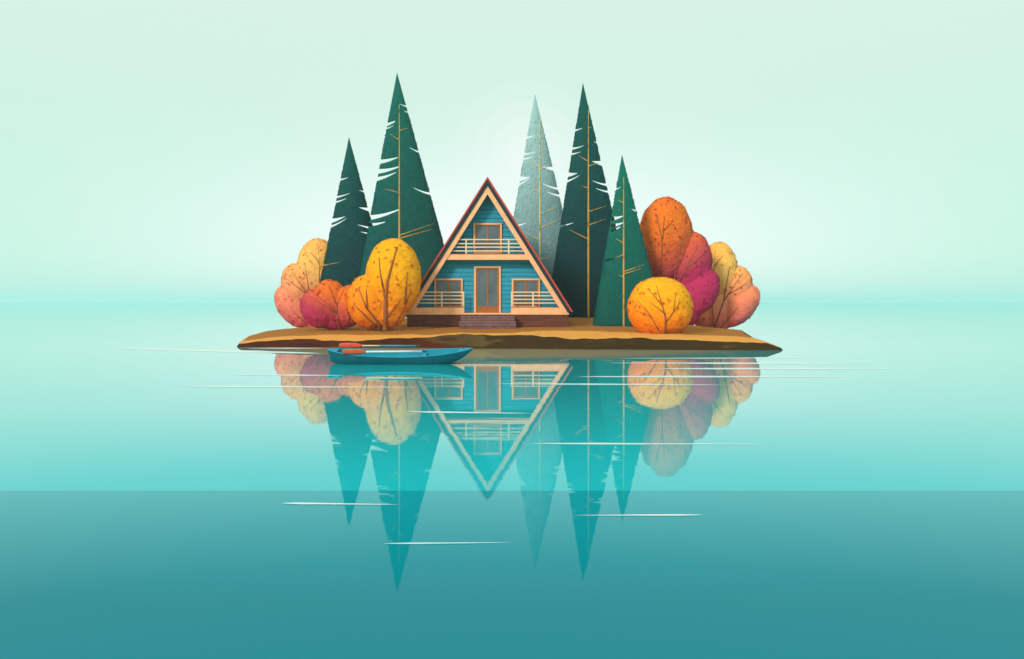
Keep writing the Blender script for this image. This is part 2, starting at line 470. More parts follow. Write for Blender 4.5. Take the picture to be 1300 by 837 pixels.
def conifer(label, apex, lslope, rslope, ybase, D, trunkx, ytop, slits, branches, mat, bmat, group, ry=.48, tr=.075):
    ax, ay = apex; bl = ax - lslope * (ybase - ay); br = ax + rslope * (ybase - ay)
    s = D / F
    A = W(ax, ay, D); BL = W(bl, ybase, D); BR = W(br, ybase, D)
    root_x = W(trunkx, ybase, D).x; gzz = gz(root_x, D)
    root = empty('conifer', (root_x, D, gzz - .05), label, 'tree', group)
    # crown core: flattened cone
    SEG, RG = 40, 46
    bm = bmesh.new(); rings = []
    cxb = (BL.x + BR.x) / 2; rxb = (BR.x - BL.x) / 2
    for i in range(RG):
        t = i / RG; z = lerp(BL.z, A.z, t); cx = lerp(cxb, A.x, t); rx = rxb * (1 - t)
        rings.append([bm.verts.new((cx + rx * math.cos(q), D + rx * ry * math.sin(q), z)) for q in [2 * math.pi * k / SEG for k in range(SEG)]])
    tip = bm.verts.new(A)
    for r0, r1 in zip(rings, rings[1:]):
        for k in range(SEG): bm.faces.new((r0[k], r0[(k+1) % SEG], r1[(k+1) % SEG], r1[k]))
    for k in range(SEG): bm.faces.new((rings[-1][k], rings[-1][(k+1) % SEG], tip))
    bm.faces.new(rings[0][::-1])
    bmesh.ops.recalc_face_normals(bm, faces=bm.faces)
    me = bpy.data.meshes.new('core'); bm.to_mesh(me); bm.free()
    core = bpy.data.objects.new('core', me); COL.objects.link(core)
    # gaps between the boughs
    if slits:
        cb = bmesh.new()
        for (x0, y0, x1, y1, w0, w1, bend) in slits:
            n = 7; up = []; dn = []
            for k in range(n + 1):
                t = k / n; px = lerp(x0, x1, t); py = lerp(y0, y1, t) + bend * math.sin(math.pi * t)
                w = lerp(w0, w1, t) * .5 + .25 * (1 - t)
                up.append((px, py - w)); dn.append((px, py + w))
            poly = up + dn[::-1]
            for_d = []
            for dd in (D - 4.5, D + 4.5):
                for_d.append([cb.verts.new(W(px, py, dd)) for px, py in poly])
            a, b = for_d; m = len(poly)
            cb.faces.new(a); cb.faces.new(b[::-1])
            for k in range(m): cb.faces.new((a[k], b[k], b[(k+1) % m], a[(k+1) % m]))
        bmesh.ops.recalc_face_normals(cb, faces=cb.faces)
        cme = bpy.data.meshes.new('cut'); cb.to_mesh(cme); cb.free()
        cut = bpy.data.objects.new('cut', cme); COL.objects.link(cut)
        md = core.modifiers.new('b', 'BOOLEAN'); md.operation = 'DIFFERENCE'; md.solver = 'EXACT'; md.use_self = True; md.object = cut
        me2 = eval_mesh(core); bpy.data.objects.remove(cut)
    else: me2 = eval_mesh(core)
    bpy.data.objects.remove(core)
    vs, tr_ = mesh_arrays(me2)
    bvh = BVHTree.FromPolygons([V(v) for v in vs.tolist()], tr_.tolist())
    p, n = scatter(me2, 75)
    # boughs sit in soft tiers
    per = .36
    ph = (p[:, 2] % per) / per
    keep = rng.random(len(p)) < (.5 + .5 * ph)
    # keep the lower end and the gap walls bare
    keep &= (n[:, 2] > -.6) & (n[:, 2] < .75)
    p, n = p[keep], n[keep]
    # no needles hanging across the gaps
    ppx = p[:, 0] / p[:, 1] * F + CX; ppy = HY - (p[:, 2] - HC) / p[:, 1] * F
    ok = np.ones(len(p), bool)
    for (x0, y0, x1, y1, w0, w1, bend) in slits:
        t = (ppx - x0) / (x1 - x0); yy = y0 + (y1 - y0) * t + bend * np.sin(np.pi * np.clip(t, 0, 1)); w = w0 + (w1 - w0) * t
        ok &= ~((t > -.1) & (t < 1.02) & (np.abs(ppy - yy) < w * .5 + 1.7))
    p, n = p[ok], n[ok]
    z0, z1 = BL.z, A.z
    fade = np.clip((z1 - p[:, 2]) / (z1 - z0) * 5, .25, 1)
    q = leaf_faces(p, n, .26, .085, .15, True, .03)
    q = q.reshape(-1, 4, 3); c = q.mean(1, keepdims=True); q = c + (q - c) * fade[:, None, None]
    q[:, :, 2] = np.minimum(q[:, :, 2], z1)
    q = q.reshape(-1, 3)
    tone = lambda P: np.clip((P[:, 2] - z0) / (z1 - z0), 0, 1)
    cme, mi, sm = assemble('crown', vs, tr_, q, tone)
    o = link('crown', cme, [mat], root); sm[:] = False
    finish(cme, np.zeros_like(mi), sm)
    # trunk: up the open face of the tree and down into the ground
    tz = []
    base = W(trunkx, ybase, D)
    if trunkx and ytop:
        pts = surf_path(bvh, [(trunkx, ytop), (trunkx, ybase - 2)], 30, clear=.02)
        foot = V((pts[-1].x, pts[-1].y, gz(pts[-1].x, pts[-1].y) - .1)); pts.append(foot)
        m = MB(); m.tube(pts, [lerp(tr * .3, tr, min(1, (k + 1) / len(pts) * 1.6)) for k in range(len(pts))], 8)
        m.build('trunk', bmat, root, smooth=True)
    else:
        b = V((base.x, D, gz(base.x, D) - .1)); m = MB(); m.tube([b, b + V((0, 0, 2.5))], [.2, .15], 8); m.build('trunk', bmat, root, smooth=True)
    for (x0, y0, x1, y1) in branches:
        pts = surf_path(bvh, [(x0, y0), (x1, y1)], 7, clear=.02)
        if pts is None: continue
        m = MB(); m.tube(pts, [lerp(tr * .62, tr * .16, k / 7) for k in range(8)], 6); m.build('branch', bmat, root, smooth=True)
    bpy.data.meshes.remove(me2)
    return root

G = 'conifers around the cabin'
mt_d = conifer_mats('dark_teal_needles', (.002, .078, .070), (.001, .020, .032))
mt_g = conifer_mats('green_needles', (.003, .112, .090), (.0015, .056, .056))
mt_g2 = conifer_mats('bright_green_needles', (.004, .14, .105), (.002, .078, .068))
mt_p = conifer_mats('haze_paled_needles', (.33, .50, .49), (.12, .22, .26))  # haze and sun glow over this tree, put into the needle colour

# a slit: outer x, outer y, inner x, inner y, outer width, inner width, bend  (photo pixels)
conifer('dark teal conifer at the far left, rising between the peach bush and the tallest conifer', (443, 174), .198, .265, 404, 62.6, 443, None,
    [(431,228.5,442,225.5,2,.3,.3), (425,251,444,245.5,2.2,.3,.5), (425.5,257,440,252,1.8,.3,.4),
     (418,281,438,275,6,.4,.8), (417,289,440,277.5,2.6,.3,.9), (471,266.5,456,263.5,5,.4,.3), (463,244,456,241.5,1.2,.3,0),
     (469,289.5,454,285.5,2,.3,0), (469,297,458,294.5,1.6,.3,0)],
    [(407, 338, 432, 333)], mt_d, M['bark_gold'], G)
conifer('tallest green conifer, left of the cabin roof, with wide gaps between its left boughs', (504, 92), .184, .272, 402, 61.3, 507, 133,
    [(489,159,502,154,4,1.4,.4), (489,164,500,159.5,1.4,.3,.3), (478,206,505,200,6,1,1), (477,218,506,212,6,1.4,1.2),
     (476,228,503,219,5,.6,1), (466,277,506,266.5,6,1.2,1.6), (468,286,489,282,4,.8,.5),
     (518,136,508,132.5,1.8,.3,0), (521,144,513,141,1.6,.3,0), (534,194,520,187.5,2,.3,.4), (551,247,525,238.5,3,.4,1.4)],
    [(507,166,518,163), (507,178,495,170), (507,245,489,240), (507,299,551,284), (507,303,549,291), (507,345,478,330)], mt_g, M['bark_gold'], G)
conifer('pale conifer with haze put into its colour, half hidden behind the cabin roof', (679, 119), .172, .238, 402, 64, 685.5, 150,
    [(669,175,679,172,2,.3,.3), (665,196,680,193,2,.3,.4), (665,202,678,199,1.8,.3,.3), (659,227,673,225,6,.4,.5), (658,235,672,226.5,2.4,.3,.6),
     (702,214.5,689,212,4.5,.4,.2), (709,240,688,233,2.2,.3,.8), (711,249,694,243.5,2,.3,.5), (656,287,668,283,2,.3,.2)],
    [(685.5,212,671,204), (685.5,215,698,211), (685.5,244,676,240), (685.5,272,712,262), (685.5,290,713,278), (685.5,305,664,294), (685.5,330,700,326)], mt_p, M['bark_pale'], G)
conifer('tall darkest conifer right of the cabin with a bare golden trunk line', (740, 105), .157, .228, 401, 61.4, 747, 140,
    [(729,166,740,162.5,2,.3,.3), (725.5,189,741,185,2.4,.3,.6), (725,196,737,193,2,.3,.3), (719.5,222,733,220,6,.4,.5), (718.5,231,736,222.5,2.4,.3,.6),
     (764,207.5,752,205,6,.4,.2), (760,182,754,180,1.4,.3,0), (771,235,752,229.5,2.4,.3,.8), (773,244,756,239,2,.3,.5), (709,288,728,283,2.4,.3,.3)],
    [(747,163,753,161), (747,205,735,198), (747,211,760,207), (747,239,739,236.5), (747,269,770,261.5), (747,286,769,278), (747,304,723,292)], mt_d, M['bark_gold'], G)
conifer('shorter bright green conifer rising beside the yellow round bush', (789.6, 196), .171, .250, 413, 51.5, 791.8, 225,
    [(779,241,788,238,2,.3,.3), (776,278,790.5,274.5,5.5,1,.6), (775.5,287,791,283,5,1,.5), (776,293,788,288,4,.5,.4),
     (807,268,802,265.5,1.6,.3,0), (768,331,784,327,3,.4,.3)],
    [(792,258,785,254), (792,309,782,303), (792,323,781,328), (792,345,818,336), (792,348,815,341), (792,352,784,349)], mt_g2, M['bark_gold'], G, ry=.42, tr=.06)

# ---- rounded autumn bushes
def bush(label, D, ells, stops, trunk, branches, bmat, group, dots=26, tone_dir=(0, 0, 1), tr=.08, dotcol=(.35, .10, .02)):
    s = D / F
    bm = bmesh.new()
    xs = []; zs = []
    for (cx, cy, rx, ry, rot, dy) in ells:
        c = W(cx, cy, D); c.y += dy
        ma = Matrix.Translation(c) @ Matrix.Rotation(R(rot), 4, 'Y') @ Matrix.Diagonal((rx * s, min(rx, ry) * s * .82, ry * s, 1))
        bmesh.ops.create_icosphere(bm, subdivisions=4, radius=1, matrix=ma)
    me = bpy.data.meshes.new('b'); bm.to_mesh(me); bm.free()
    ob = bpy.data.objects.new('b', me); COL.objects.link(ob)
    md = ob.modifiers.new('r', 'REMESH'); md.mode = 'VOXEL'; md.voxel_size = .055
    sm_ = ob.modifiers.new('s', 'SMOOTH'); sm_.iterations = 3; sm_.factor = .5
    me2 = eval_mesh(ob); bpy.data.objects.remove(ob)
    # gentle lumps, so that the outline is leafy rather than turned
    vs, tr_ = mesh_arrays(me2)
    vn = np.empty(len(me2.vertices) * 3, np.float32); me2.vertices.foreach_get('normal', vn); vn = vn.reshape(-1, 3)
    dz = np.array([mn.noise(V(v) * 1.7) * .05 + mn.noise(V(v) * 5) * .022 for v in vs.tolist()])
    vs = vs + vn * dz[:, None]
    me2.vertices.foreach_set('co', vs.astype(np.float32).ravel()); me2.update()
    bvh = BVHTree.FromPolygons([V(v) for v in vs.tolist()], tr_.tolist())
    base = W(trunk[0][0], trunk[0][1], D)
    root = empty('autumn_bush', (base.x, D, gz(base.x, D)), label, 'bush', group)
    p, n = scatter(me2, 420)
    q = leaf_faces(p, n, .105, .07, .13, False, .03)
    # the sparse darker leaves
    p2, n2 = scatter(me2, 2.6)
    dq = leaf_faces(p2 + n2 * .05, n2, .21, .17, .1, False, .01)
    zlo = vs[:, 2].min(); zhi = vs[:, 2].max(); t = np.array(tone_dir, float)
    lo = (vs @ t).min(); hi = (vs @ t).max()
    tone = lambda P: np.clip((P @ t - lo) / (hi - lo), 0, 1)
    cme, mi, sm = assemble('crown', vs, tr_, q, tone, dq)
    mat = foliage_mat('leaves', stops, var=.15)
    mat2 = foliage_mat('dark_leaves', [(p_, tuple(c * k for c, k in zip(col, (.66, .36, .5)))) for p_, col in stops], var=.3)
    o = link('crown', cme, [mat, mat2], root); finish(cme, mi, sm)
    pts = surf_path(bvh, trunk, 14, clear=.03)
    f = V((pts[0].x, pts[0].y, gz(pts[0].x, pts[0].y) - .08))
    if f.z < pts[0].z: pts = [f] + pts
    k = len(pts); MB().tube(pts, [lerp(tr, tr * .22, (i / (k - 1)) ** .8) for i in range(k)], 8).build('trunk', bmat, root, smooth=True)
    for b in branches:
        pts = surf_path(bvh, b, 9, clear=.03)
        if pts is None: continue
        MB().tube(pts, [lerp(tr * .5, tr * .12, i / 9) for i in range(10)], 6).build('branch', bmat, root, smooth=True)
    bpy.data.meshes.remove(me2)
    return root

GB = 'rounded autumn bushes'
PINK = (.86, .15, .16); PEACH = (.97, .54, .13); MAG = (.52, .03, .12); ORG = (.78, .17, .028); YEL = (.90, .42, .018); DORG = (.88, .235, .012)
bush('peach and pink three lobed bush at the far left end of the island', 64.6,
    [(405,345,27.5,42,-4,0), (381,367,22,33,-16,-.2), (374.5,389.5,19,30,-40,-.35), (396,394,20,26,0,-.1)],
    [(0, PINK), (.38, (.92, .34, .14)), (.75, PEACH), (1, (.95, .46, .12))],
    [(397,416),(394,392),(392,374)],
    [[(403,400),(405,358),(406,332),(403,309)], [(405,333),(394,320)], [(393,373),(387,336)], [(391,375),(371,345)], [(390,374),(362,353)], [(390,412),(370,394)]],
    M['bark_red'], GB, tone_dir=(.5, 0, 1))
bush('low magenta and orange bush between the peach bush and the yellow bush', 48.2,
    [(418.5,384,23,28.5,0,0), (404,392,20,25.5,-28,-.2), (443,389,21,26.5,8,-.1), (425,403,30,15,0,0)],
    [(0, MAG), (.30, (.50, .045, .09)), (.7, ORG), (1, (.78, .19, .03))],
    [(430.5,416),(428,388),(417,362)],
    [[(428,388),(437,367)], [(427,398),(400,381)], [(427,396),(404,376)], [(409,415),(400,398)], [(441,415),(445,392)]],
    M['bark_red'], GB, tone_dir=(.55, 0, 1), tr=.06)
bush('large yellow bush touching the left edge of the cabin roof', 47.4,
    [(499.5,353,35,50,0,0), (470,383,28.5,34,-8,-.15), (490,392,26,26,0,0)],
    [(0, DORG), (.3, (.92, .30, .012)), (.65, YEL), (1, (.92, .46, .022))],
    [(489,417),(489.5,380),(492,357),(504,314)],
    [[(489,378),(483,348),(481,327)], [(486,416),(465,391),(455,366)], [(466,390),(465,368)], [(478,415),(449,386)], [(492,402),(510,379)], [(501,411),(513,392),(522,368)], [(514,386),(517,345)]],
    M['bark_brown'], GB, tone_dir=(.5, 0, 1), tr=.16)
bush('tall orange to magenta bush right of the short green conifer', 54.5,
    [(845,304,34.5,53.5,0,0), (877,335,25.5,40,4,-.15), (885,371,24,33,30,-.3), (862,386,28,34,0,0)],
    [(0, MAG), (.34, (.50, .03, .11)), (.6, (.72, .13, .045)), (.8, (.82, .19, .02)), (1, (.80, .19, .035))],
    [(848,419),(839,352),(841,306),(833,272)],
    [[(841,304),(843.6,274)], [(842,293),(855,281)], [(852,380),(856,354),(866,304)], [(852,375),(871,340),(887,310)], [(871,340),(896,322)]],
    M['bark_brown'], GB, tone_dir=(-.55, 0, 1), tr=.11)
bush('peach and pink bush at the far right end of the island', 57.5,
    [(913,346,23,38.5,0,0), (935,366,19,28,8,-.15), (938,388,19,31,40,-.3), (912,392,20,30,0,0), (926,380,18,28,10,0), (896,398,18,20,-10,.2)],
    [(0, PINK), (.38, (.92, .33, .13)), (.7, PEACH), (1, (.97, .50, .10))],
    [(907,417),(918.5,383),(926.4,338)],
    [[(918.5,383),(943,347)], [(925,374),(950,359)], [(906,417),(904,376),(907,340),(908,317)], [(907,338),(918,324)], [(914,417),(937,390)]],
    M['bark_red'], GB, tone_dir=(-.5, 0, 1), tr=.075)
bush('round bright yellow bush in front of the green conifer and the orange bush', 45.6,
    [(838,391,41,39,0,0), (838,402,38,26,0,0)],
    [(0, DORG), (.3, (.92, .30, .012)), (.7, YEL), (1, (.92, .46, .022))],
    [(845,421),(845,403),(840,385),(833,363)],
    [[(845,399),(824,383)], [(840,387),(823,367)], [(846,408),(857,394),(864,383)], [(855,397),(858,374)], [(836,419),(826.5,402),(806,394)], [(826.5,402),(809.5,381)]],
    M['bark_brown'], GB, tone_dir=(.5, 0, 1), tr=.07)

# leaves that have dropped round the bushes
def fallen():
    bm = bmesh.new()
    for (cx, cy, rad, n) in ((-9.9, 47.6, 1.9, 90), (-7.2, 46.8, 2.0, 130), (8.2, 45.0, 2.2, 130), (11.5, 51, 2.5, 60), (0, 45.5, 9, 120)):
        for _ in range(n):
            a = rng.random() * 6.283; q = rad * math.sqrt(rng.random()); x = cx + q * math.cos(a); y = cy + q * .6 * math.sin(a)
            z = gz(x, y)
            if z < .2: continue
            u = V((rng.normal(), rng.normal(), rng.normal() * .25)).normalized() * .055; w_ = u.cross(V((0, 0, 1))).normalized() * .04; c = V((x, y, z + .03))
            bm.faces.new([bm.verts.new(c + k) for k in (-u, w_ + V((0, 0, .015)), u, -w_ + V((0, 0, .012)))])
    me = bpy.data.meshes.new('fallen_leaves'); bm.to_mesh(me); bm.free()
    N = NT('dropped_leaves'); geo = N.n('ShaderNodeNewGeometry')
    N.bsdf(N.ramp(geo.outputs['Random Per Island'], [(0, (.60, .12, .02, 1)), (.4, (.72, .30, .03, 1)), (.8, (.35, .07, .03, 1)), (1, (.45, .03, .08, 1))]), .8, .2)
    tag(link('fallen_leaves', me, N.m), kind='stuff')
fallen()

# ------------------------------------------------------------------ the cabin
def hx(px, D=50.): return (px - CX) / F * D
def hz(py, D=50.): return HC - (py - HY) / F * D
AX = 619.0; K = .632
def build_cabin():
    root = empty('cabin', (hx(AX), 50, gz(hx(AX), 50)), 'blue A-frame cabin with peach trim standing on a brick plinth', 'cabin')
    MB().box(hx(516.8), hx(721.2), 50.0, 58.6, .35, hz(399.7)).build('plinth', M['brick'], root, bevel=.01)
    MB().box(hx(515.9), hx(722.2), 49.93, 58.7, hz(399.7) + .002, hz(397.4)).build('deck', M['peach'], root, bevel=.008)
    # roof: red sheet over navy boards
    def slope(top, inner, yb, side, y0, y1):
        m = MB()
        P = [(hx(AX), hz(top)), (hx(AX + side * K * (yb - top)), hz(yb)), (hx(AX + side * K * (yb - inner)), hz(yb)), (hx(AX), hz(inner))]
        m.prism(P, y0, y1); return m
    rf = slope(225, 228.6, 396.3, 1, 49.78, 58.9)
    P = [(hx(AX - K * (396.3 - 225)), hz(396.3)), (hx(AX), hz(225)), (hx(AX), hz(228.6)), (hx(AX - K * (396.3 - 228.6)), hz(396.3))]
    rf.prism(P, 49.78, 58.9); roof = rf.build('roof', M['red'], root)
    # raised seams on the outer side of the roof
    sm_ = MB()
    for sd in (1, -1):
        y = 50.2
        while y < 59:
            a = V((hx(AX), y, hz(225))); b = V((hx(AX + sd * K * 171), y, hz(396)))
            n = V((sd * .845, 0, .535)) * .012
            sm_.tube([a + n, b + n], .02, 6); y += .55
    sm_.build('roof_seams', M['red'], roof)
    for sd in (1, -1):
        slope(228.7, 236.2, 395.8, sd, 49.84, 58.85).build('roof_board', M['navy'], root)
        slope(236.3, 247.0, 397.2, sd, 49.90, 50.02).build('bargeboard', M['peach'], root)
    # gable walls in lapped boards
    def gable(yf, yb, front):
        m = MB(); z = hz(397.4); top = hz(236.3); k = K
        row = .275
        while z < top - .02:
            z1 = min(z + row, top - .01)
            def half(zz): return max(.001, (top - zz) * k)
            c = hx(AX)
            a = [(c - half(z), z), (c + half(z), z), (c + half(z1), z1), (c - half(z1), z1)]
            yo = yf - .035 if front else yb + .035
            vs = []
            g_ = .02 if front else 0; a[0] = (a[0][0], z + g_); a[1] = (a[1][0], z + g_)
            fr = [m.bm.verts.new((a[0][0], yo, a[0][1])), m.bm.verts.new((a[1][0], yo, a[1][1])), m.bm.verts.new((a[2][0], yf if front else yb, a[2][1])), m.bm.verts.new((a[3][0], yf if front else yb, a[3][1]))]
            bk = [m.bm.verts.new((x, yb if front else yf, zz)) for x, zz in a]
            m.bm.faces.new(fr); m.bm.faces.new(bk[::-1])
            for i in range(4): m.bm.faces.new((fr[i], bk[i], bk[(i+1) % 4], fr[(i+1) % 4]))
            z = z1
        return m
    D = 50.75
    gable(50.75, 50.89, True).build('wall', M['wall'], root, label='front gable of lapped blue boards')
    gable(58.4, 58.55, False).build('wall', M['wall'], root, label='rear gable of lapped blue boards')
    yf = 50.715
    def rect(m, x0, x1, y0, y1, d0, d1):   # photo pixels, wide on the wall plane
        m.box(hx(x0, D), hx(x1, D), d0, d1, hz(y1, D), hz(y0, D)); return m
    def window(x0, x1, y0, y1, lab):
        t = 2.1
        m = MB(); rect(m, x0, x0+t, y0+t, y1-t, yf-.10, yf+.06); rect(m, x1-t, x1, y0+t, y1-t, yf-.10, yf+.06)
        rect(m, x0-.2, x1+.2, y0, y0+t-.02, yf-.11, yf+.06); rect(m, x0-.2, x1+.2, y1-t+.02, y1, yf-.12, yf+.06)
        w = m.build('window', M['peach'], root, bevel=.006, label=lab)
        a, b, c, d = x0+t+.03, x1-t-.03, y0+t+.03, y1-t-.03; u = 2.0; mid = (x0 + x1) / 2
        m = MB(); rect(m, a, a+u, c, d, yf-.05, yf+.05); rect(m, b-u, b, c, d, yf-.05, yf+.05)
        rect(m, a+u, b-u, c, c+1.4, yf-.045, yf+.05); rect(m, a+u, b-u, d-1.6, d, yf-.045, yf+.05); rect(m, mid-1, mid+1, c+1.4, d-1.6, yf-.04, yf+.05)
        m.build('sash', M['sash'], w, bevel=.004)
        m = MB(); rect(m, a+u-.1, b-u+.1, c+1.3, d-1.5, yf-.012, yf+.004); m.build('pane', M['glass'], w)
    window(601.2, 637.2, 283.6, 322.3, 'upper window under the roof peak')
    window(551.6, 587.6, 354, 390.5, 'lower left window')
    window(649.8, 685.6, 354, 390.5, 'lower right window')
    # door
    x0, x1, y0, y1 = 602, 635.9, 338.3, 397.3; t = 2.3
    m = MB(); rect(m, x0, x0+t, y0+t, y1, yf-.10, yf+.06); rect(m, x1-t, x1, y0+t, y1, yf-.10, yf+.06); rect(m, x0-.2, x1+.2, y0, y0+t-.02, yf-.11, yf+.06)
    m.build('door_frame', M['peach'], root, bevel=.006)
    a, b, c, d = x0+t+.03, x1-t-.03, y0+t+.03, y1-.1
    m = MB(); rect(m, a, a+2.6, c, d, yf-.05, yf+.05); rect(m, b-2.6, b, c, d, yf-.05, yf+.05); rect(m, a+2.6, b-2.6, c, c+1.6, yf-.045, yf+.05)
    rect(m, a+2.6, b-2.6, 389, d, yf-.042, yf+.05); rect(m, 618.1, 620.1, c+1.6, 389, yf-.04, yf+.05)
    door = m.build('door', M['sash'], root, bevel=.004)
    m = MB(); rect(m, a+2.5, b-2.5, c+1.5, 389.1, yf-.012, yf+.004); m.build('pane', M['glass'], door)
    m = MB(); hp = V((hx(622.2, D), yf-.075, hz(371, D))); m.tube([hp - V((0, 0, .09)), hp + V((0, 0, .09))], .012, 6); m.build('handle', M['grip'], door)
    # upper balcony
    def inner(py): return K * (py - 247.0)
    m = MB(); z0, z1 = hz(330), hz(323.2)
    P = [(hx(AX - inner(330) - 2.5), z0), (hx(AX + inner(330) + 2.5), z0), (hx(AX + inner(323.2) + 2.5), z1), (hx(AX - inner(323.2) - 2.5), z1)]
    m.prism(P, 49.955, 50.71)
    bal = m.build('balcony', M['peach'], root, bevel=.004)
    m = MB(); m.box(hx(AX - inner(322.5) - 1), hx(AX + inner(322.5) + 1), 50.03, 50.68, hz(323.2) + .002, hz(322.2)); m.build('floor_edge', M['cap'], bal)
    def railing(par, xa, xb, ys, yfl, posts, sa, sb, Dr=50.10):
        m = MB()
        for y in ys:
            a = hx(AX - inner(y) - .5) if sa is None else hx(xa); b = hx(AX + inner(y) + .5) if sb is None else hx(xb)
            m.box(a, b, Dr - .02, Dr + .02, hz(y + .75), hz(y - .75))
        m.build('rail', M['rail'], par, bevel=.004)
        for x in posts:
            MB().box(hx(x - .95), hx(x + .95), Dr - .035, Dr + .035, hz(yfl), hz(ys[0] - 1)).build('post', M['rail'], par, bevel=.004)
    railing(bal, 0, 0, (304.2, 309.4, 313.8, 318.6), 322.4, (591.7, 645.9), None, None)
    # ground floor parapets either side of the door
    for x0, x1, posts, sd, lab in ((0, 589.4, (560.7, 588.2), -1, 'left veranda front'), (648.6, 0, (649.8, 676.7), 1, 'right veranda front')):
        m = MB()
        if sd < 0: P = [(hx(AX - inner(397.3) - 1), hz(397.38)), (hx(x1), hz(397.38)), (hx(x1), hz(390.6)), (hx(AX - inner(390.6) - 1), hz(390.6))]
        else: P = [(hx(x0), hz(397.38)), (hx(AX + inner(397.3) + 1), hz(397.38)), (hx(AX + inner(390.6) + 1), hz(390.6)), (hx(x0), hz(390.6))]
        m.prism(P, 50.03, 50.17); par = m.build('parapet', M['peach'], root, bevel=.004, label=lab)
        m = MB(); xs = (P[0][0], P[1][0]); m.box(min(P[3][0], P[2][0]), max(P[3][0], P[2][0]), 50.045, 50.19, hz(390.6) + .002, hz(389.6)); m.build('parapet_shadow_line', M['cap'], par)  # thin dark strip on the parapet top, built as its shadow line
        if sd < 0: railing(par, 0, x1, (371.1, 375.6, 380.3, 384.9), 389.7, posts, None, 1)
        else: railing(par, x0, 0, (371.1, 375.6, 380.3, 384.9), 389.7, posts, 1, None)
    # steps
    for i, (xa, xb, ya, d0, d1) in enumerate(((583.2, 655.2, 408.6, 48.75, 49.28), (585, 653.4, 401.6, 49.28, 49.995))):
        m = MB(); m.box(hx(xa, d0), hx(xb, d0), d0, d1 - .003, .45, hz(ya, d0) - .045)
        st = m.build('step', M['step'], root, bevel=.006)
        m = MB(); m.box(hx(xa - .3, d0), hx(xb + .3, d0), d0 - .02, d1 - .003, hz(ya, d0) - .043, hz(ya, d0)); m.build('tread', M['tread'], st, bevel=.006)
        zm = hz(ya + 3.6, d0)
        MB().box(hx(xa, d0), hx(xb, d0), d0 - .012, d0 - .002, zm - .018, zm + .018).build('riser_line', M['tread'], st)
build_cabin()

